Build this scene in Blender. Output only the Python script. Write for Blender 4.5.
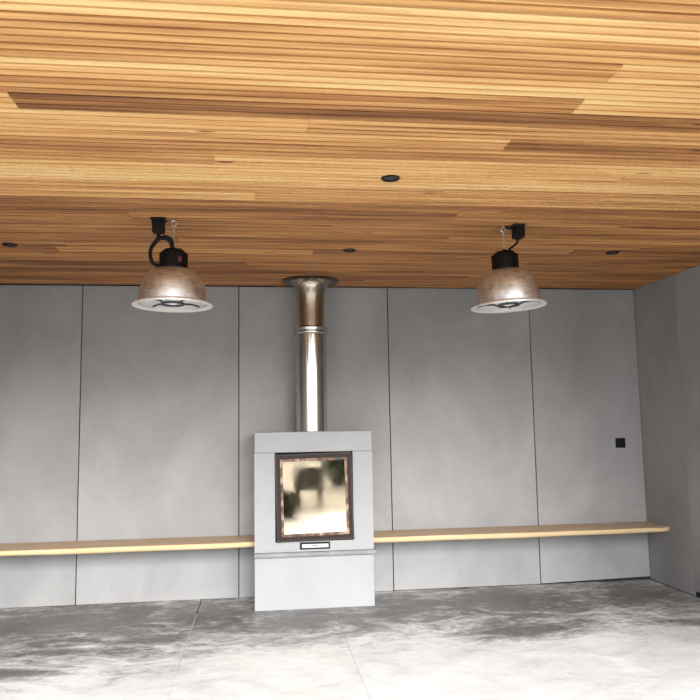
import bpy, bmesh, math, random
from mathutils import Vector, Matrix
random.seed(7)
sc = bpy.context.scene
for o in list(bpy.data.objects):
    bpy.data.objects.remove(o, do_unlink=True)
COL = sc.collection
PI = math.pi

# ---------------------------------------------------------------- camera
cam = bpy.data.cameras.new('camera')
cam.sensor_width = 36.0
cam.lens = 721.16 / 700.0 * 36.0
cam.clip_start = 0.05
camo = bpy.data.objects.new('camera', cam)
COL.objects.link(camo)
CAM = Vector((1.3959, -5.828, 1.2992))
yaw, pitch, roll = 0.1236, 0.1073, -0.0164
fwd = Vector((math.sin(yaw) * math.cos(pitch), math.cos(yaw) * math.cos(pitch), math.sin(pitch)))
rt = Vector((math.cos(yaw), -math.sin(yaw), 0))
up = rt.cross(fwd)
r2 = math.cos(roll) * rt + math.sin(roll) * up
u2 = -math.sin(roll) * rt + math.cos(roll) * up
M = Matrix((r2, u2, -fwd)).transposed().to_4x4()
M.translation = CAM
camo.matrix_world = M
sc.camera = camo

# ---------------------------------------------------------------- light
w = bpy.data.worlds.new('sky')
sc.world = w
w.use_nodes = True
bg = w.node_tree.nodes['Background']
bg.inputs[0].default_value = (0.90, 0.95, 1.03, 1)
bg.inputs[1].default_value = 3.1
sun = bpy.data.lights.new('sun', 'SUN')
sun.energy = 8.6
sun.angle = math.radians(40)          # sun behind thin cloud
sun.color = (1.0, 0.985, 0.965)
suno = bpy.data.objects.new('sun', sun)
COL.objects.link(suno)
SUN_EL, SUN_AZ = math.radians(25.5), math.radians(-11)
dirv = Vector((math.sin(SUN_AZ) * math.cos(SUN_EL), math.cos(SUN_AZ) * math.cos(SUN_EL), -math.sin(SUN_EL)))
suno.rotation_euler = dirv.to_track_quat('-Z', 'Y').to_euler()
sc.view_settings.view_transform = 'Standard'
sc.view_settings.look = 'None'
sc.view_settings.gamma = 1
sc.view_settings.use_curve_mapping = False
sc.view_settings.exposure = -0.16

# ---------------------------------------------------------------- dimensions (metres)
RH = 2.4516         # ceiling height
XL, XR = -1.05, 4.61
YF = -4.24          # front edge of the roof
PITCH = 0.125       # ceiling board module

# ---------------------------------------------------------------- material helpers
def mat(name, col=(.5, .5, .5), rough=.5, metal=0.0, **kw):
    m = bpy.data.materials.new(name)
    m.use_nodes = True
    b = m.node_tree.nodes['Principled BSDF']
    b.inputs['Base Color'].default_value = (*col, 1)
    b.inputs['Roughness'].default_value = rough
    b.inputs['Metallic'].default_value = metal
    for k, v in kw.items():
        b.inputs[k].default_value = v
    return m

class NT:
    def __init__(s, m):
        s.t = m.node_tree
        s.b = s.t.nodes['Principled BSDF']
    def n(s, typ, **kw):
        o = s.t.nodes.new(typ)
        for k, v in kw.items():
            if k.startswith('i_'):
                o.inputs[k[2:].replace('_', ' ')].default_value = v
            else:
                setattr(o, k, v)
        return o
    def l(s, a, b):
        s.t.links.new(a, b)
    def coord(s, scale=(1, 1, 1), kind='Object', loc=None):
        tc = s.n('ShaderNodeTexCoord')
        mp = s.n('ShaderNodeMapping')
        mp.inputs['Scale'].default_value = scale
        s.l(tc.outputs[kind], mp.inputs['Vector'])
        if loc is not None:
            s.l(loc, mp.inputs['Location'])
        return mp.outputs[0]
    def noise(s, vec, scale, detail=4, rough=.55, dist=0.0):
        o = s.n('ShaderNodeTexNoise')
        o.inputs['Scale'].default_value = scale
        o.inputs['Detail'].default_value = detail
        o.inputs['Roughness'].default_value = rough
        o.inputs['Distortion'].default_value = dist
        s.l(vec, o.inputs['Vector'])
        return o.outputs['Fac']
    def ramp(s, fac, stops):
        o = s.n('ShaderNodeValToRGB')
        e = o.color_ramp.elements
        while len(e) < len(stops):
            e.new(.5)
        for k, (p, c) in enumerate(stops):
            e[k].position = p
            e[k].color = (*c, 1) if len(c) == 3 else c
        s.l(fac, o.inputs[0])
        return o.outputs[0]
    def math(s, op, a, b=None, clamp=False):
        o = s.n('ShaderNodeMath', operation=op, use_clamp=clamp)
        for i, v in enumerate((a, b)):
            if v is None:
                continue
            if isinstance(v, (int, float)):
                o.inputs[i].default_value = v
            else:
                s.l(v, o.inputs[i])
        return o.outputs[0]
    def mix(s, fac, a, b, mode='MIX'):
        o = s.n('ShaderNodeMix', data_type='RGBA', blend_type=mode)
        for i, v in ((0, fac), (6, a), (7, b)):
            if isinstance(v, (int, float)):
                o.inputs[i].default_value = v
            elif isinstance(v, tuple):
                o.inputs[i].default_value = (*v, 1)
            else:
                s.l(v, o.inputs[i])
        return o.outputs[2]
    def bump(s, h, strength=.2, dist=.002):
        o = s.n('ShaderNodeBump')
        o.inputs['Strength'].default_value = strength
        o.inputs['Distance'].default_value = dist
        s.l(h, o.inputs['Height'])
        s.l(o.outputs[0], s.b.inputs['Normal'])

def g(v):
    return (v, v, v)

# ceiling wood: tone of each board comes from its object colour, grain from noise
M_WOOD = mat('ceiling_wood', rough=.55)
n = NT(M_WOOD)
oi = n.n('ShaderNodeObjectInfo')
off = n.n('ShaderNodeCombineXYZ')
rm = n.math('MULTIPLY', oi.outputs['Random'], 60.0)
n.l(rm, off.inputs[0]); n.l(rm, off.inputs[1])
v1 = n.coord((0.55, 16, 16), loc=off.outputs[0])
v2 = n.coord((1.1, 70, 70), loc=off.outputs[0])
g1 = n.noise(v1, 1.6, 3, .5, .25)
g2 = n.noise(v2, 1.5, 3, .6)
sep = n.n('ShaderNodeSeparateColor')
n.l(oi.outputs['Color'], sep.inputs[0])
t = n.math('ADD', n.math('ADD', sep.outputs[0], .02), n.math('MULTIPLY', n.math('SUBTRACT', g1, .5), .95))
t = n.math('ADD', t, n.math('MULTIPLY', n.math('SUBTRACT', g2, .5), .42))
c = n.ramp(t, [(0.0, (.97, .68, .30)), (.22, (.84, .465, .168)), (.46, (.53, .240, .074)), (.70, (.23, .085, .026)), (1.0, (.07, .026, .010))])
# occasional knots
vo = n.n('ShaderNodeTexVoronoi', voronoi_dimensions='2D')
vo.inputs['Scale'].default_value = 1.0
n.l(n.coord((1.5, 6.5, 0), loc=off.outputs[0]), vo.inputs['Vector'])
sp = n.n('ShaderNodeSeparateColor')
n.l(vo.outputs['Color'], sp.inputs[0])
kn = n.math('MULTIPLY', n.math('GREATER_THAN', sp.outputs[0], .86), n.ramp(vo.outputs['Distance'], [(.03, g(.75)), (.075, g(0))]))
c = n.mix(kn, c, (.09, .035, .015))
n.l(c, n.b.inputs['Base Color'])
n.bump(g2, .15, .001)
M_BACK = mat('ceiling_backing', (.018, .011, .008), .9)

# bench wood
def bench_mat(name, a, b_):
    m = mat(name, rough=.5)
    n = NT(m)
    v = n.coord((1.0, 14, 14))
    x = n.noise(v, 1.8, 4, .55, .6)
    y = n.noise(n.coord((2, 60, 60)), 2.0, 2)
    t = n.math('ADD', x, n.math('MULTIPLY', n.math('SUBTRACT', y, .5), .4))
    n.l(n.ramp(t, [(.25, a), (.75, b_)]), n.b.inputs['Base Color'])
    n.bump(y, .1, .001)
    return m
M_BENCH = bench_mat('bench_oak', (.56, .41, .27), (.42, .28, .17))
M_BENCH_EDGE = bench_mat('bench_lit_front', (.78, .61, .37), (.66, .48, .26))  # paler front edge, the light it faces put into its colour

# fibre cement wall panels
def cement(name, lo, hi, blot=1.3, tint=(1, 1, 1), rough=.62):
    m = mat(name, rough=rough)
    n = NT(m)
    oi = n.n('ShaderNodeObjectInfo')
    off = n.n('ShaderNodeCombineXYZ')
    r_ = n.math('MULTIPLY', oi.outputs['Random'], 40.0)
    n.l(r_, off.inputs[0]); n.l(r_, off.inputs[2])
    v = n.coord((1, 1, .7), loc=off.outputs[0])
    a = n.noise(v, blot, 6, .62, .3)
    b2 = n.noise(v, 55, 3, .6)
    t = n.math('ADD', a, n.math('MULTIPLY', n.math('SUBTRACT', b2, .5), .18))
    t = n.math('ADD', t, n.math('MULTIPLY', n.math('SUBTRACT', oi.outputs['Random'], .5), .10))
    n.l(n.ramp(t, [(.28, tuple(lo * k for k in tint)), (.74, tuple(hi * k for k in tint))]), n.b.inputs['Base Color'])
    n.bump(b2, .08, .001)
    return m
M_PANEL = cement('fibre_cement', .245, .38, tint=(1.0, .99, .98))
M_STOVE = cement('stove_concrete', .325, .375, blot=3.0, tint=(.985, .99, 1.0))
M_JOINT = mat('wall_backing', (.02, .02, .02), .9)

# poured concrete floor
M_FLOOR = mat('floor_concrete', rough=.5)
n = NT(M_FLOOR)
tc = n.coord((1, 1, 1))
big = n.noise(tc, 1.1, 5, .6, .8)
sw = n.noise(n.coord((.8, 1.35, 1)), 2.8, 8, .68, 1.3)
fine = n.noise(n.coord((.8, 1.6, 1)), 15, 6, .72, .8)
t = n.math('ADD', n.math('MULTIPLY', big, .45), n.math('MULTIPLY', sw, .55))
t = n.math('ADD', t, n.math('MULTIPLY', n.math('SUBTRACT', fine, .5), .30))
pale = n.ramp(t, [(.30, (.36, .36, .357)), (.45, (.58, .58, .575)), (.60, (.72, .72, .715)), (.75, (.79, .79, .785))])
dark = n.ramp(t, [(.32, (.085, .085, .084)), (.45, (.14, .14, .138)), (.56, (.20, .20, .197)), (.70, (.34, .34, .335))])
# ragged dark trowel stains, massed along the wall to paint in its shade
STAIN_SHADE = [(3.15, -.45, 1.1, .78), (.05, -.50, 1.25, .95), (1.06, -.42, .85, .80), (1.78, -.75, .75, .55), (4.25, -.50, .65, .70),
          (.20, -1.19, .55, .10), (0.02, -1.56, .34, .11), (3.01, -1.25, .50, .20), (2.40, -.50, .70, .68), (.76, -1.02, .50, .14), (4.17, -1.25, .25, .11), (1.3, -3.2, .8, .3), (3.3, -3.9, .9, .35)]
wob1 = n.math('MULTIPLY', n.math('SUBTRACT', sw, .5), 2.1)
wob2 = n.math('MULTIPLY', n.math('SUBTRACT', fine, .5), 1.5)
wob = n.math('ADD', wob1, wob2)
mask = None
for sx, sy, rx, ry in STAIN_SHADE:
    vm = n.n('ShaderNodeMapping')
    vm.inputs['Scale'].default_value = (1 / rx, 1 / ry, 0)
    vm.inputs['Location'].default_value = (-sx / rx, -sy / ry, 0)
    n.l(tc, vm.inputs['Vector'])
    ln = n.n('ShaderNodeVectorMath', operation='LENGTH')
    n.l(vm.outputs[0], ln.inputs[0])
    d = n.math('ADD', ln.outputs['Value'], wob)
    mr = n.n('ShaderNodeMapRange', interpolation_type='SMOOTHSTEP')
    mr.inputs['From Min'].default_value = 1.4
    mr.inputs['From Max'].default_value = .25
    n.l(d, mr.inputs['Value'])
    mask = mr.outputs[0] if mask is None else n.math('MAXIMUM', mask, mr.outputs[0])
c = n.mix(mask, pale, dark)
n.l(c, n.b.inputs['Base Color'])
n.l(n.ramp(sw, [(.3, g(.38)), (.7, g(.62))]), n.b.inputs['Roughness'])
n.bump(fine, .12, .002)
M_DUST = mat('pale_joint_dust', (.46, .46, .45), .9)

M_BLACK = mat('black_plastic', (.006, .006, .0065), .4, **{'Specular IOR Level': .22})
M_BLACKM = mat('black_matte', (.007, .007, .007), .6, **{'Specular IOR Level': .2})
M_CORD = mat('black_rubber', (.006, .006, .006), .5, **{'Specular IOR Level': .25})
M_CHROME = mat('stainless_steel', (.58, .55, .49), .13, 1.0)
n = NT(M_CHROME)
q = n.noise(n.coord((3, 3, 55)), 3.0, 3)
n.l(n.ramp(q, [(.3, g(.09)), (.7, g(.20))]), n.b.inputs['Roughness'])
M_FLUE2 = mat('flue_sleeve_steel', (.46, .40, .31), .2, 1.0)
M_PLATE = mat('ceiling_plate_steel', (.09, .09, .085), .3, 1.0)
M_ALU = mat('spun_aluminium', (.80, .76, .71), .3, 1.0)
n = NT(M_ALU)
q = n.noise(n.coord((9, 9, 60)), 1.5, 4, .6)
q2 = n.noise(n.coord((26, 26, 26)), 1.0, 3)
t = n.math('ADD', n.math('MULTIPLY', q, .5), n.math('MULTIPLY', q2, .5))
n.l(n.ramp(t, [(.38, (.58, .60, .63)), (.62, (.90, .93, .97))]), n.b.inputs['Base Color'])
n.l(n.ramp(t, [(.3, g(.36)), (.7, g(.48))]), n.b.inputs['Roughness'])
M_REFL = mat('reflector_inside', (.88, .88, .87), .3, .35)
M_RIM = mat('shade_rim', (.90, .89, .86), .38, .6)
M_SPIDER = mat('dark_bracket', (.10, .10, .10), .4, .8)
M_BULB = mat('frosted_bulb', (.92, .92, .90), .25)
M_ZINC = mat('zinc_chain', (.72, .70, .66), .28, 1.0)
M_RED = mat('red_sticker', (.13, .03, .025), .5)
M_LENS = mat('downlight_lens', (.03, .03, .03), .25, **{'Specular IOR Level': .3})
# door of the stove
M_IRON = mat('stove_door_iron', (.012, .009, .008), .5, **{'Specular IOR Level': .2})
M_EDGE = mat('stove_door_edge', (.035, .028, .025), .5, **{'Specular IOR Level': .25})
M_RUST = mat('heat_tinted_steel', (.30, .16, .09), .5, .1)
n = NT(M_RUST)
q = n.noise(n.coord((14, 14, 14)), 1.2, 4)
n.l(n.ramp(q, [(.38, (.05, .03, .024)), (.5, (.17, .075, .04)), (.66, (.42, .32, .23))]), n.b.inputs['Base Color'])
M_GLASS = mat('mirror_coated_stove_glass', (.50, .43, .32), .07, 1.0)
n = NT(M_GLASS)
q = n.noise(n.coord((7, 7, 7)), 1.0, 4)
n.l(n.ramp(q, [(.35, g(.03)), (.7, g(.09))]), n.b.inputs['Roughness'])
M_PLPALE = mat('pale_plate', (.62, .61, .58), .4)

# ---------------------------------------------------------------- mesh helpers
def link(name, me, m, parent=None, loc=(0, 0, 0), rot=None):
    o = bpy.data.objects.new(name, me)
    COL.objects.link(o)
    if m is not None:
        me.materials.append(m)
    o.location = loc
    if rot is not None:
        o.rotation_euler = rot
    if parent is not None:
        o.parent = parent
    return o

def fin(name, bm, m, parent=None, loc=(0, 0, 0), smooth=False, rot=None):
    bmesh.ops.recalc_face_normals(bm, faces=bm.faces)
    me = bpy.data.meshes.new(name)
    bm.to_mesh(me)
    bm.free()
    if smooth:
        for p in me.polygons:
            p.use_smooth = True
        try:
            me.set_sharp_from_angle(angle=math.radians(38))
        except Exception:
            pass
    return link(name, me, m, parent, loc, rot)

def box(bm, x0, x1, y0, y1, z0, z1, bev=0.0, seg=1):
    r = bmesh.ops.create_cube(bm, size=1)
    vs = r['verts']
    for v in vs:
        v.co = Vector(((x0 + x1) / 2 + v.co.x * (x1 - x0), (y0 + y1) / 2 + v.co.y * (y1 - y0), (z0 + z1) / 2 + v.co.z * (z1 - z0)))
    if bev > 0:
        es = set(e for v in vs for e in v.link_edges)
        bmesh.ops.bevel(bm, geom=list(es), offset=bev, segments=seg, affect='EDGES', profile=.5)
    return bm

def boxo(name, dims, m, parent=None, bev=0.0, seg=1, loc=(0, 0, 0), rot=None):
    bm = bmesh.new()
    box(bm, *dims, bev=bev, seg=seg)
    return fin(name, bm, m, parent, loc, rot=rot)

def lathe(bm, prof, seg=48, close=False):
    """profile [(r,z)...] spun about Z"""
    rings = []
    for r, z in prof:
        if r < 1e-6:
            rings.append([bm.verts.new((0, 0, z))])
        else:
            rings.append([bm.verts.new((r * math.cos(2 * PI * k / seg), r * math.sin(2 * PI * k / seg), z)) for k in range(seg)])
    pairs = list(zip(rings, rings[1:]))
    if close:
        pairs.append((rings[-1], rings[0]))
    for a, b_ in pairs:
        for k in range(seg):
            j = (k + 1) % seg
            if len(a) == 1 and len(b_) == 1:
                continue
            if len(a) == 1:
                bm.faces.new((a[0], b_[j], b_[k]))
            elif len(b_) == 1:
                bm.faces.new((a[k], a[j], b_[0]))
            else:
                bm.faces.new((a[k], a[j], b_[j], b_[k]))
    return bm

def latheo(name, prof, m, parent=None, loc=(0, 0, 0), seg=48, close=False, rot=None):
    return fin(name, lathe(bmesh.new(), prof, seg, close), m, parent, loc, smooth=True, rot=rot)

def tube(bm, pts, r, seg=10, closed=False):
    pts = [Vector(p) for p in pts]
    N = len(pts)
    rings = []
    prev = None
    for i, p in enumerate(pts):
        a = pts[(i - 1) % N] if (closed or i > 0) else p
        b_ = pts[(i + 1) % N] if (closed or i < N - 1) else p
        d = (b_ - a).normalized()
        if prev is None:
            x = d.orthogonal().normalized()
        else:
            x = (prev - d * prev.dot(d)).normalized()
        prev = x
        y = d.cross(x)
        rings.append([bm.verts.new(p + r * (x * math.cos(2 * PI * k / seg) + y * math.sin(2 * PI * k / seg))) for k in range(seg)])
    for i in range(N if closed else N - 1):
        a, b_ = rings[i], rings[(i + 1) % N]
        for k in range(seg):
            j = (k + 1) % seg
            bm.faces.new((a[k], a[j], b_[j], b_[k]))
    if not closed:
        bm.faces.new(rings[0][::-1])
        bm.faces.new(rings[-1])
    return bm

def spline(ctrl, steps=8):
    P = [Vector(p) for p in ctrl]
    P = [2 * P[0] - P[1]] + P + [2 * P[-1] - P[-2]]
    out = []
    for i in range(1, len(P) - 2):
        for s in range(steps):
            t = s / steps
            a, b_, c_, d = P[i - 1:i + 3]
            out.append(.5 * ((2 * b_) + (c_ - a) * t + (2 * a - 5 * b_ + 4 * c_ - d) * t * t + (3 * b_ - a - 3 * c_ + d) * t ** 3))
    out.append(P[-2])
    return out

def thing(name, label, cat, loc=(0, 0, 0), group=None, rot=None):
    o = bpy.data.objects.new(name, None)
    o.empty_display_size = .1
    COL.objects.link(o)
    o.location = loc
    if rot is not None:
        o.rotation_euler = rot
    tag(o, label, cat, group)
    return o

def tag(o, label, cat, group=None):
    o['label'] = label
    o['category'] = cat
    if group:
        o['group'] = group
    return o

def struct(o, label, cat):
    o['kind'] = 'structure'
    o['label'] = label
    o['category'] = cat
    return o

# ---------------------------------------------------------------- floor
YT = -6.4           # end of the concrete slab outside
fl = struct(boxo('floor', (XL - .3, XR + .3, YT, .3, -.20, -.03), M_JOINT), 'grey cloudy concrete floor, bright towards the open front', 'floor')
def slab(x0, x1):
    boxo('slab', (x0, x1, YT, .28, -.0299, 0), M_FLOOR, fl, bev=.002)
J1, J2 = .935, 1.91
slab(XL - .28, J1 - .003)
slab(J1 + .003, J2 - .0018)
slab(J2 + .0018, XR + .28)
boxo('joint_filler', (J1 - .0029, J1 + .0029, -1.65, -.42, -.0298, -.003), M_DUST, fl)
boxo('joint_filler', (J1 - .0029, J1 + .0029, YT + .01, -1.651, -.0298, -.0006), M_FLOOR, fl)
boxo('joint_filler', (J2 - .0017, J2 + .0017, -1.25, -.48, -.0298, -.002), M_DUST, fl)
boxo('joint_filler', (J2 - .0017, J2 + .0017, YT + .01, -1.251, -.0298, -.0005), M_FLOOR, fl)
# ground outside behind the viewer
M_GRAVEL = mat('lawn', (.06, .08, .03), .9)
n = NT(M_GRAVEL)
q = n.noise(n.coord((1, 1, 1)), 30, 4)
n.l(n.ramp(q, [(.3, (.05, .06, .03)), (.7, (.10, .11, .06))]), n.b.inputs['Base Color'])
struct(boxo('path', (.6, 3.9, -24, YT - .001, -.0399, -.012), mat('pale_paving', (.46, .43, .38), .9)), 'pale paved path leading away from the open front', 'path')
struct(boxo('ground', (-30, 30, -45, YT, -.30, -.04), M_GRAVEL), 'dark grass outside the open front of the room', 'ground')

# ---------------------------------------------------------------- walls
TH = .012
wb = struct(boxo('wall_back', (XL - .15, XR + .15, TH + .004, .20, 0, RH + .02), M_JOINT), 'grey fibre cement panel wall behind the stove and benches', 'wall')
seams = [XL, 0.0, 1.22, 2.44, 3.66, XR]
gap = .0035
bot = [.003, .003, .003, .006, .016]
for i in range(5):
    a, b_ = seams[i], seams[i + 1]
    bm = bmesh.new()
    box(bm, a + (gap if i else .001), b_ - (gap if i < 4 else .001), 0, TH, bot[i], RH - .001, bev=.0015)
    if i == 4:                                   # the last panel is cut out of square at the floor
        for v in bm.verts:
            if v.co.z < .1:
                v.co.z += -.008 + .020 * (v.co.x - a) / (b_ - a)
    fin('panel', bm, M_PANEL, wb)
def side_wall(name, x, sgn, label):
    xo = x + sgn * (TH + .004)
    wl = struct(boxo(name, (min(xo, x + sgn * .2), max(xo, x + sgn * .2), YF + .05, TH + .003, 0, RH + .02), M_JOINT), label, 'wall')
    ys = [0, -.625, -1.845, -3.065, YF + .06]
    zb = [.008, .042, .012, .01]
    for i in range(4):
        x0, x1 = sorted((x, x + sgn * TH))
        boxo('panel', (x0, x1, ys[i + 1] + .002, ys[i] - (.002 if i else -.0), zb[i], RH - .001), M_PANEL, wl, bev=.001)
    return wl
side_wall('wall_right', XR, 1, 'grey panel side wall meeting the back wall at the bench end')
side_wall('wall_left', XL, -1, 'grey panel side wall opposite the outlet corner, outside the frame')

# ---------------------------------------------------------------- ceiling of grooved boards
ce = struct(boxo('ceiling', (XL - .2, XR + .2, YF, .20, RH + .0355, RH + .30), M_BACK), 'warm timber ceiling of long grooved boards', 'ceiling')
boxo('fascia', (XL - .2, XR + .2, YF - .03, YF - .001, RH - .02, RH + .32), M_BLACKM, ce)
def board(x0, x1, k, tone):
    y0 = -3.358 + PITCH * k
    y1 = min(y0 + PITCH, -.001)
    L = (x1 - x0)
    cx, cy = (x0 + x1) / 2, y0
    bw = PITCH / 3
    gw = .0122
    prof = []
    zt, zf, zg = .034, 0.0, .026
    nb = 3 if y1 - y0 > PITCH * .9 else max(1, int((y1 - y0) / bw))
    prof.append((.0005, zt))
    for j in range(nb):
        s, e = j * bw, (j + 1) * bw
        dz = random.uniform(-.0006, .0006)
        prof += [(s + gw / 2, zg), (s + gw / 2, zf + .0015 + dz), (s + gw / 2 + .0015, zf + dz), (e - gw / 2 - .0015, zf + dz), (e - gw / 2, zf + .0015 + dz), (e - gw / 2, zg)]
    prof[1:1] = [(.0005, zg)]
    we = nb * bw - .0005
    prof += [(we, zg), (we, zt)]
    bm = bmesh.new()
    h = L / 2 - .0006
    A = [bm.verts.new((-h, y, z)) for y, z in prof]
    B = [bm.verts.new((h, y, z)) for y, z in prof]
    N = len(prof)
    for i in range(N):
        j = (i + 1) % N
        bm.faces.new((A[i], A[j], B[j], B[i]))
    bm.faces.new(A)
    bm.faces.new(B[::-1])
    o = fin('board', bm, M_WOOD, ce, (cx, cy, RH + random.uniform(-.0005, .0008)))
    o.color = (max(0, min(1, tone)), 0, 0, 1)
# row -> joints and tones seen in the photograph (tone 0 pale ... 1 dark)
T = {-7: ([2.1], [.3, .25]), -6: ([1.0, 3.9], [.12, .38, .4]), -5: ([-.2], [.1, .06]), -4: ([3.6], [.32, .34]),
     -3: ([2.565], [.40, .20]), -2: ([.1, 3.5], [.1, .13, .16]), -1: ([2.55], [.47, .22]), 0: ([.54, 4.3], [.17, .72, .56]),
     1: ([1.578, 4.0], [.2, .4, .34]), 2: ([2.41], [.32, .62]), 3: ([-.1, 3.3], [.44, .52, .46]), 4: ([1.20, 4.1], [.44, .2, .3]),
     5: ([3.1], [.20, .27]), 6: ([.2, 3.9], [.17, .14, .18]), 7: ([2.3], [.36, .42]), 8: ([1.369, 3.7], [.26, .37, .36]),
     9: ([-.3, 2.7], [.38, .40, .44]), 10: ([2.466], [.46, .34]), 11: ([.7, 3.5], [.40, .36, .42]), 12: ([1.8], [.36, .34]),
     13: ([-.4, 3.1], [.34, .35, .42]), 14: ([2.548], [.40, .27]), 15: ([.9, 3.9], [.42, .36, .42]), 16: ([.2, 3.472], [.42, .34, .56]),
     17: ([.121, 1.737], [.46, .22, .46]), 18: ([2.9], [.38, .44]), 19: ([.5, 3.3], [.42, .36, .48]), 20: ([1.3], [.6, .42]),
     21: ([-.2, 2.6], [.5, .46, .4]), 22: ([1.9, 4.0], [.6, .44, .5]), 23: ([.7, 3.0], [.42, .48, .4]), 24: ([2.2], [.5, .42]),
     25: ([0.0, 3.4], [.44, .40, .48]), 26: ([1.5], [.5, .46])}
for k in range(-7, 27):
    js, ts = T.get(k, ([1.2, 3.6], [.25, .35, .2]))
    xs = [XL - .012] + js + [XR + .012]
    for i in range(len(ts)):
        board(xs[i], xs[i + 1], k, (ts[i] - .34) * .85 + .48 if k > 8 else (ts[i] - .30) * .78 + .255)  # rear rows shifted darker, the shade by the back wall put into their tone

# ---------------------------------------------------------------- stove block
SX0, SX1, SY = 1.3456, 2.2169, -.4484
fire = thing('fireplace', 'pale concrete wood-burning fireplace block standing against the grey back wall', 'fireplace', ((SX0 + SX1) / 2, SY, 0))
fx, fy = fire.location.x, fire.location.y
def fbox(name, x0, x1, y0, y1, z0, z1, m, bev=.003, parent=fire):
    return boxo(name, (x0 - fx, x1 - fx, y0 - fy, y1 - fy, z0, z1), m, parent, bev)
YB = -.003
DX0, DX1, DZ0, DZ1 = 1.503, 2.064, .487, 1.114      # door outline
fbox('base_block', SX0, SX1, SY, YB, .001, .378, M_STOVE)
fbox('ledge', SX0 - .003, SX1 + .020, SY - .034, YB, .3785, .408, cement('ledge_stone', .20, .30, blot=9.0), .004)
bm = bmesh.new()
IX0, IX1, IZ = 1.4955, 2.0705, .4795
U = [(SX0, .4085), (SX1, .4085), (SX1, 1.1235), (IX1, 1.1235), (IX1, IZ), (IX0, IZ), (IX0, 1.1235), (SX0, 1.1235)]
Ua = [bm.verts.new((x - fx, 0, z)) for x, z in U]
Ub = [bm.verts.new((x - fx, YB - fy, z)) for x, z in U]
for k in range(8):
    bm.faces.new((Ua[k], Ua[(k + 1) % 8], Ub[(k + 1) % 8], Ub[k]))
bm.faces.new(Ua); bm.faces.new(Ub[::-1])
fin('surround_block', bm, M_STOVE, fire)
fbox('lintel_block', SX0, SX1, SY, YB, 1.1250, 1.2757, M_STOVE, .004)
fbox('firebox', IX0 + .0005, IX1 - .0005, SY + .05, YB - .02, IZ + .0005, 1.1245, M_BLACKM)
# door, hung slightly askew
dw, dh = DX1 - DX0, DZ1 - DZ0
ROT = math.radians(-1.15)
door = boxo('door', (0, 0.001, 0, .001, 0, .001), M_IRON)
bpy.data.objects.remove(door)
def frame_bm(w0, h0, w1, h1, y0, y1, bm=None):
    """rectangular frame between outer and inner half sizes, from y0 (front) to y1"""
    bm = bm or bmesh.new()
    o = [(-w0, -h0), (w0, -h0), (w0, h0), (-w0, h0)]
    i_ = [(-w1, -h1), (w1, -h1), (w1, h1), (-w1, h1)]
    V = [[bm.verts.new((x, y, z)) for x, z in q] for q, y in ((o, y0), (i_, y0), (i_, y1), (o, y1))]
    for a in range(4):
        A, B = V[a], V[(a + 1) % 4]
        for k in range(4):
            j = (k + 1) % 4
            bm.faces.new((A[k], A[j], B[j], B[k]))
    return bm
hw, hh = dw / 2, dh / 2
dc = ((DX0 + DX1) / 2 - fx, 0, (DZ0 + DZ1) / 2)
door = fin('door', frame_bm(hw, hh, hw - .058, hh - .058, -.008, .045), M_IRON, fire, dc, rot=(0, ROT, 0))
door['label'] = 'dark iron door with a glass pane'
fin('door_rim', frame_bm(hw + .002, hh + .002, hw - .012, hh - .012, -.016, .001), M_EDGE, door)
fin('inner_frame', frame_bm(hw - .034, hh - .034, hw - .052, hh - .052, -.015, .001), M_RUST, door)
# small vent fins all round between rim and inner frame
bm = bmesh.new()
nx, nz = 26, 30
for k in range(nx):
    x = -hw + .03 + (2 * hw - .06) * k / (nx - 1)
    for z in (hh - .023, -hh + .023):
        box(bm, x - .0045, x + .0045, -.014, -.0005, z - .0085, z + .0085)
for k in range(nz):
    z = -hh + .03 + (2 * hh - .06) * k / (nz - 1)
    for x in (hw - .023, -hw + .023):
        box(bm, x - .0085, x + .0085, -.014, -.0005, z - .0045, z + .0045)
vf = fin('vent_fins', bm, mat('vent_fin_iron', (.055, .026, .018), .5, **{'Specular IOR Level': .25}), door)
vf['kind'] = 'stuff'
boxo('glass_pane', (-hw + .0515, hw - .0515, -.009, -.003, -hh + .0515, hh - .0515), M_GLASS, door, bev=.001)['label'] = 'mirror-like warm glass pane'
# maker's plate under the door
PX0, PX1, PZ0, PZ1 = 1.674, 1.893, .424, .474
pl = fbox('name_plate', PX0, PX1, SY - .010, SY + .012, PZ0, PZ1, M_BLACK, .002)
pl.location = (0, 0, 0)
pale = boxo('plate_face', (PX0 + .014 - fx, PX1 - .012 - fx, -.0125, -.0095, PZ0 + .012, PZ1 - .013), M_PLPALE, pl, bev=.0005)
boxo('plate_mark', (PX0 + .085 - fx, PX1 - .085 - fx, -.0132, -.0124, PZ0 + .022, PZ1 - .023), M_IRON, pl)

# ---------------------------------------------------------------- flue
FX, FY = 1.7835, -.25
flue = thing('flue_pipe', 'polished stainless steel flue pipe rising from the fireplace to the ceiling', 'flue pipe', (FX, FY, 1.2757))
z0 = -1.2757
Z = lambda z: z - 1.2757
latheo('pipe', [(0, Z(1.2765)), (.119, Z(1.2765)), (.119, Z(2.035)), (.09, Z(2.036)), (0, Z(2.036))], M_CHROME, flue, seg=64)
latheo('joint_ring', [(.1195, Z(2.022)), (.127, Z(2.027)), (.1315, Z(2.034)), (.1315, Z(2.042)), (.125, Z(2.049)), (.125, Z(2.060)), (.1295, Z(2.066)), (.1295, Z(2.074)), (.122, Z(2.082)), (.109, Z(2.086)), (.085, Z(2.086)), (.085, Z(2.022))], M_CHROME, flue, seg=64, close=True)
sl = [(.1075, 2.084), (.1075, 2.15), (.108, 2.21), (.110, 2.26), (.113, 2.31), (.1175, 2.35), (.124, 2.385), (.134, 2.412), (.150, 2.43), (.168, 2.4405)]
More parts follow.
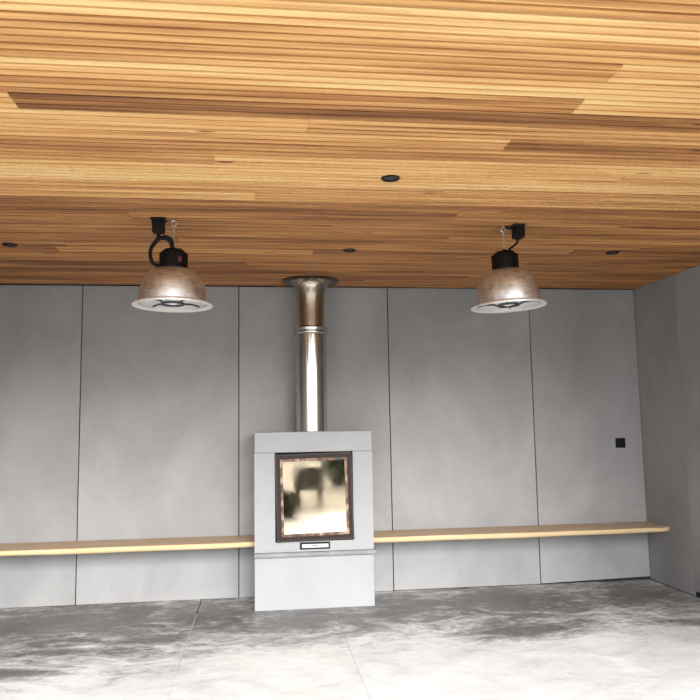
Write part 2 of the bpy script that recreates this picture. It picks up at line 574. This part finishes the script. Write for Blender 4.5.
latheo('sleeve', [(r, Z(z)) for r, z in sl] + [(.09, Z(2.4405)), (.08, Z(2.0865))], M_FLUE2, flue, seg=64, close=True)
latheo('ceiling_plate', [(0, Z(2.441)), (.215, Z(2.441)), (.222, Z(2.444)), (.222, Z(2.4505)), (0, Z(2.4505))], M_PLATE, flue, seg=64)

# ---------------------------------------------------------------- benches
BD, BZ, BT = .3542, .4764, .042
def bench(x0, x1, label, seed, round_end=False):
    rnd = random.Random(seed)
    ph = [rnd.uniform(0, 6) for _ in range(6)]
    N = 48
    prof_n = 7
    bm = bmesh.new()
    secs = []
    for i in range(N + 1):
        s = i / N
        x = x0 + (x1 - x0) * s
        wob = .007 * math.sin(1.7 * x + ph[0]) + .005 * math.sin(4.1 * x + ph[1]) + .0025 * math.sin(11 * x + ph[2])
        wz = .002 * math.sin(2.3 * x + ph[3]) + .0012 * math.sin(7 * x + ph[4])
        d = BD + wob
        if round_end:
            e = (x1 - x) / .04
            if e < 1:
                d -= .022 * (1 - math.sqrt(max(0, 1 - (1 - e) ** 2)))
        top, bt = BZ, BZ - BT + wz
        # natural edge: front leans in a little towards the bottom
        pr = [(-.001, top), (-(d - .022), top), (-(d - .006), top - .004), (-d, top - .012), (-(d - .002), top - .026), (-(d - .010), bt + .004), (-(d - .018), bt), (-.001, bt)]
        secs.append([bm.verts.new((x, y, z)) for y, z in pr])
    P = len(secs[0])
    for a, b_ in zip(secs, secs[1:]):
        for k in range(P):
            j = (k + 1) % P
            f = bm.faces.new((a[k], a[j], b_[j], b_[k]))
            if k in (2, 3, 4, 5):
                f.material_index = 1
    bm.faces.new(secs[0])
    f = bm.faces.new(secs[-1][::-1])
    o = fin('bench', bm, M_BENCH, None, smooth=True)
    o.data.materials.append(M_BENCH_EDGE)
    return tag(o, label, 'bench', 'floating timber benches on the back wall')
bench(XL + .001, SX0 - .001, 'thick pale timber wall bench running left from the fireplace', 3)
bench(SX1 + .001, XR - .001, 'thick pale timber wall bench running right from the fireplace to the corner', 8, True)

# ---------------------------------------------------------------- wall switch
sw_ = thing('wall_switch', 'small black square switch on the grey back wall above the bench', 'switch', (4.4105, -.0005, 1.134))
boxo('plate', (-.043, .043, -.008, 0, -.041, .041), M_BLACK, sw_, bev=.003, seg=2)
boxo('rocker', (-.026, .026, -.0115, -.0078, -.026, .026), M_BLACKM, sw_, bev=.002)

# ---------------------------------------------------------------- downlights
def downlight(x, y, label):
    d = thing('downlight', label, 'downlight', (x, y, RH - .0007), 'black recessed downlights in the timber ceiling')
    latheo('trim_ring', [(.044, 0), (.044, -.003), (.041, -.0055), (.036, -.0055), (.033, -.002), (.033, 0)], M_BLACK, d, seg=40, close=True)
    latheo('lens', [(0, -.0008), (.0325, -.0008), (.0325, 0), (0, 0)], M_LENS, d, seg=40)
    return d
downlight(1.997, -2.626, 'black recessed downlight nearest the viewer, midway between the two lamps')
downlight(1.971, -1.257, 'black recessed downlight in front of the flue pipe top')
downlight(-.132, -1.275, 'black recessed downlight at the far left edge of the ceiling')
downlight(3.764, -1.29, 'black recessed downlight right of the right pendant lamp')

# ---------------------------------------------------------------- pendant lamps
def pendant(hx, hy, rim_z, cap_top, label, tilt, cord_pts, cap_side, seed):
    """root at the eye hook on the ceiling; lamp body hangs below, tilted about the hook"""
    root = thing('pendant_lamp', label, 'lamp', (hx, hy, RH), 'industrial dome pendant lamps')
    zt = cap_top - RH
    zr = rim_z - RH
    zc = zt - .107                                 # cap bottom / dome top
    rot = (0, tilt, 0)
    piv = Vector((0, 0, zt))
    Rm = Matrix.Rotation(tilt, 4, 'Y')
    def put(o, extra=(0, 0, 0)):
        o.location = piv + (Rm.to_3x3() @ Vector(extra))
        o.rotation_euler = rot
        return o
    D = lambda z: z - zt
    # eye hook
    bm = bmesh.new()
    tube(bm, [(.0145 * math.cos(a), 0, -.0195 + .0145 * math.sin(a)) for a in [2 * PI * k / 20 for k in range(20)]], .0045, 8, True)
    tube(bm, [(0, 0, -.0005), (0, 0, -.007)], .005, 8)
    fin('eye_hook', bm, M_ZINC, root, smooth=True)
    # chain
    top, bot_ = -.032, zt + .006
    nl = 7
    step = (top - bot_) / nl
    for k in range(nl):
        zc_ = top - step * (k + .5)
        a, b_ = .0052, step * .72
        pts = [(a * math.cos(q), 0, b_ * math.sin(q)) for q in [2 * PI * j / 14 for j in range(14)]]
        o = fin('chain_link', tube(bmesh.new(), pts, .0017, 6, True), M_ZINC, root, (0, 0, zc_), smooth=True)
        o.rotation_euler = (0, 0, (PI / 2 if k % 2 else 0) + .6)
    # cap: ribbed black control-gear housing
    zc0 = zc - zt
    cap = put(latheo('cap', [(0, 0), (.030, 0), (.052, -.006), (.066, -.020), (.071, -.034), (.071, zc0 + .004), (.077, zc0 + .002), (.077, zc0 - .008), (.0, zc0 - .008)], M_BLACK, root, seg=48))
    for k in range(22):
        a = 2 * PI * k / 22
        rb = boxo('rib', (.069, .0765, -.0035, .0035, zc0 + .004, -.026), M_BLACK, cap, bev=.001)
        rb.rotation_euler = (0, 0, a)
    boxo('loop', (-.009, .009, -.004, .004, -.001, .012), M_BLACK, cap, bev=.002)
    if cap_side:
        s = boxo('sticker', (.0768, .0778, -.010, .010, zc0 + .022, zc0 + .052), M_RED, cap)
        s.rotation_euler = (0, 0, math.radians(-58))
    # spun dome
    H = (zc - zr) - .006
    zr0 = D(zr)
    ext = []
    R0, R1 = .070, .184
    for i in range(17):
        t = i / 16
        ang = t * PI / 2
        ext.append((R0 + (R1 - R0) * math.sin(ang) ** .9, zr0 + .016 + (H - .016) * math.cos(ang)))
    rim = [(.194, zr0 + .0125), (.206, zr0 + .007), (.2155, zr0 + .001), (.2155, zr0 - .005), (.212, zr0 - .007), (.203, zr0 - .004)]
    inn = [(max(.02, r - .004), z - .004) for r, z in ext[::-1]]
    dome = put(latheo('shade', ext + [(.1845, zr0 + .013), (.182, zr0 + .010)] + [(r, z) for r, z in inn], M_ALU, root, seg=72, close=True))
    put(latheo('rim', [(.1848, zr0 + .0155)] + rim + [(.1845, zr0 + .002), (.1825, zr0 + .0095)], M_RIM, root, seg=72, close=True))
    refl = [(r - .0045, z - .0025) for r, z in inn]
    refl[-1] = (0.0, refl[-1][1])
    put(latheo('reflector', refl, M_REFL, root, seg=72))
    # bulb with its holder and the bracket across the mouth
    hl = put(latheo('lamp_holder', [(0, zr0 + H - .03), (.026, zr0 + H - .03), (.026, zr0 + .115), (0, zr0 + .115)], M_SPIDER, root, seg=24))
    bulb = [(0, zr0 + .001), (.018, zr0 + .003), (.034, zr0 + .012), (.043, zr0 + .032), (.041, zr0 + .058), (.030, zr0 + .088), (.021, zr0 + .1148), (0, zr0 + .1148)]
    put(latheo('bulb', bulb, M_BULB, root, seg=32))
    bm = bmesh.new()
    for k in range(4):
        a = 2 * PI * k / 4 + math.radians(38) + seed
        c_, s_ = math.cos(a), math.sin(a)
        tube(bm, [(.060 * c_, .060 * s_, zr0 + .006), (.085 * c_, .085 * s_, zr0 + .016), (.13 * c_, .13 * s_, zr0 + .019), (.1805 * c_, .1805 * s_, zr0 + .013)], .0058, 8)
    tube(bm, [(.060 * math.cos(q), .060 * math.sin(q), zr0 + .006) for q in [2 * PI * j / 28 for j in range(28)]], .0068, 8, True)
    put(fin('bracket', bm, M_SPIDER, root, smooth=True))
    for pts, r in cord_pts:
        fin('cord', tube(bmesh.new(), spline(pts), r, 10), M_CORD, root, smooth=True)
    return root

# left lamp: its cable makes a big loop beside the cap
LHX, LHY = .9235, -1.872
cordL = [([(-.0805, -.012, -.0928), (-.0806, -.012, -.106), (-.096, -.014, -.128), (-.118, -.016, -.165), (-.122, -.016, -.205), (-.108, -.014, -.245), (-.074, -.008, -.262)], .0105),
         ([(-.094, -.012, -.130), (-.066, -.018, -.106), (-.036, -.018, -.101), (-.012, -.014, -.118), (-.004, -.010, -.160)], .0095),
         ([(-.104, -.022, -.150), (-.084, -.026, -.122), (-.052, -.026, -.112), (-.026, -.022, -.122), (-.014, -.020, -.140), (-.010, -.014, -.166)], .008)]
pendant(LHX, LHY, 1.977, 2.288, 'aluminium dome pendant lamp with looped black cable, left of the flue', math.radians(.3), cordL, True, 0.1)
RHX, RHY = 2.799, -1.868
cordR = [([(.072, -.032, -.0915), (.0718, -.032, -.097), (.066, -.031, -.108), (.046, -.026, -.126), (.028, -.018, -.138), (.022, -.010, -.150)], .0065),
         ([(.012, -.008, -.008), (.024, -.024, -.020), (.0430, -.030, -.022)], .006)]
pendant(RHX, RHY, 1.980, 2.304, 'tilted aluminium dome pendant lamp hanging right of the flue', math.radians(-2.3), cordR, False, 0.5)

# ceiling boxes that feed the lamps
def ceiling_box(x, y, w_, h, d, label, flange):
    t = thing('junction_box', label, 'junction box', (x, y, RH - .0008), 'black cable boxes beside the pendant lamps')
    body = boxo('body', (-w_ / 2, w_ / 2, -d / 2, d / 2, -h, -.012), M_BLACKM, t, bev=.004)
    bm = bmesh.new()
    a, b_ = w_ / 2 + flange, w_ / 2
    e, f = d / 2 + flange, d / 2
    q0 = [bm.verts.new(v) for v in ((-a, -e, 0), (a, -e, 0), (a, e, 0), (-a, e, 0))]
    q1 = [bm.verts.new(v) for v in ((-a, -e, -.005), (a, -e, -.005), (a, e, -.005), (-a, e, -.005))]
    q2 = [bm.verts.new(v) for v in ((-b_, -f, -.0118), (b_, -f, -.0118), (b_, f, -.0118), (-b_, f, -.0118))]
    for A, B in ((q0, q1), (q1, q2)):
        for k in range(4):
            j = (k + 1) % 4
            bm.faces.new((A[k], A[j], B[j], B[k]))
    bm.faces.new(q0); bm.faces.new(q2[::-1])
    fin('mounting_flange', bm, M_BLACK, t)
    boxo('cover', (-w_ / 2 + .006, w_ / 2 - .006, -d / 2 - .003, -d / 2 + .001, -h + .008, -.022), M_BLACK, t, bev=.001)
    latheo('cable_gland', [(0, -h - .012), (.011, -h - .012), (.013, -h - .004), (.013, -h), (0, -h)], M_BLACK, t, (0 if flange > .005 else -.006, 0, 0), seg=16)
    return t
ceiling_box(.843, -1.884, .064, .078, .060, 'black cable box with flared top beside the left pendant lamp', .009)
ceiling_box(2.877, -1.900, .062, .078, .060, 'black cable box beside the right pendant lamp', .003)

# ---------------------------------------------------------------- outside, seen only mirrored in the stove glass
M_DK = mat('dark_stained_wood', (.035, .03, .026), .6)
st_ = thing('garden_stool', 'dark garden stool outside, mirrored in the fireplace glass', 'stool', (2.20, -7.6, -.0118))
boxo('seat', (-.25, .25, -.2, .2, .27, .66), M_DK, st_, bev=.02)
for sx in (-1, 1):
    for sy in (-1, 1):
        boxo('leg', (sx * .19 - .035, sx * .19 + .035, sy * .15 - .03, sy * .15 + .03, 0, .2695), M_DK, st_, bev=.004)
M_LEAF = mat('shrub_leaf', (.05, .07, .035), .7)
def shrub(x, y, r, h, label, seed):
    rnd = random.Random(seed)
    t = thing('potted_shrub', label, 'shrub', (x, y, -.0118 if y < YT else .0003))
    latheo('pot', [(0, .0), (r * .5, .0), (r * .62, h * .28), (r * .55, h * .28), (0, h * .25)], M_DK, t, seg=24)
    fin('stem', tube(bmesh.new(), [(0, 0, h * .25), (.01, .02, h * .4), (0, 0, h * .7)], .03, 8), M_DK, t, smooth=True)
    bm = bmesh.new()
    for k in range(900):
        u_ = rnd.uniform(-1, 1); a = rnd.uniform(0, 2 * PI); q = rnd.uniform(.5, 1) ** .5
        s = math.sqrt(1 - u_ * u_)
        p = Vector((r * q * s * math.cos(a), r * q * s * math.sin(a), h * .55 + h * .5 * q * u_))
        n1 = Vector((rnd.gauss(0, 1), rnd.gauss(0, 1), rnd.gauss(0, 1))).normalized()
        n2 = n1.orthogonal().normalized()
        L = rnd.uniform(.04, .08) * (1 + r)
        vs = [bm.verts.new(p + v) for v in (-n1 * L, n2 * L * .4, n1 * L, -n2 * L * .4)]
        bm.faces.new(vs)
    f = fin('foliage', bm, M_LEAF, t)
    f['kind'] = 'stuff'
    return t
shrub(1.74, -6.05, .22, .34, 'low dark potted shrub outside, mirrored in the fireplace glass', 4)
shrub(3.2, -11.5, .45, .9, 'taller dark potted shrub outside, mirrored at upper right in the fireplace glass', 5)
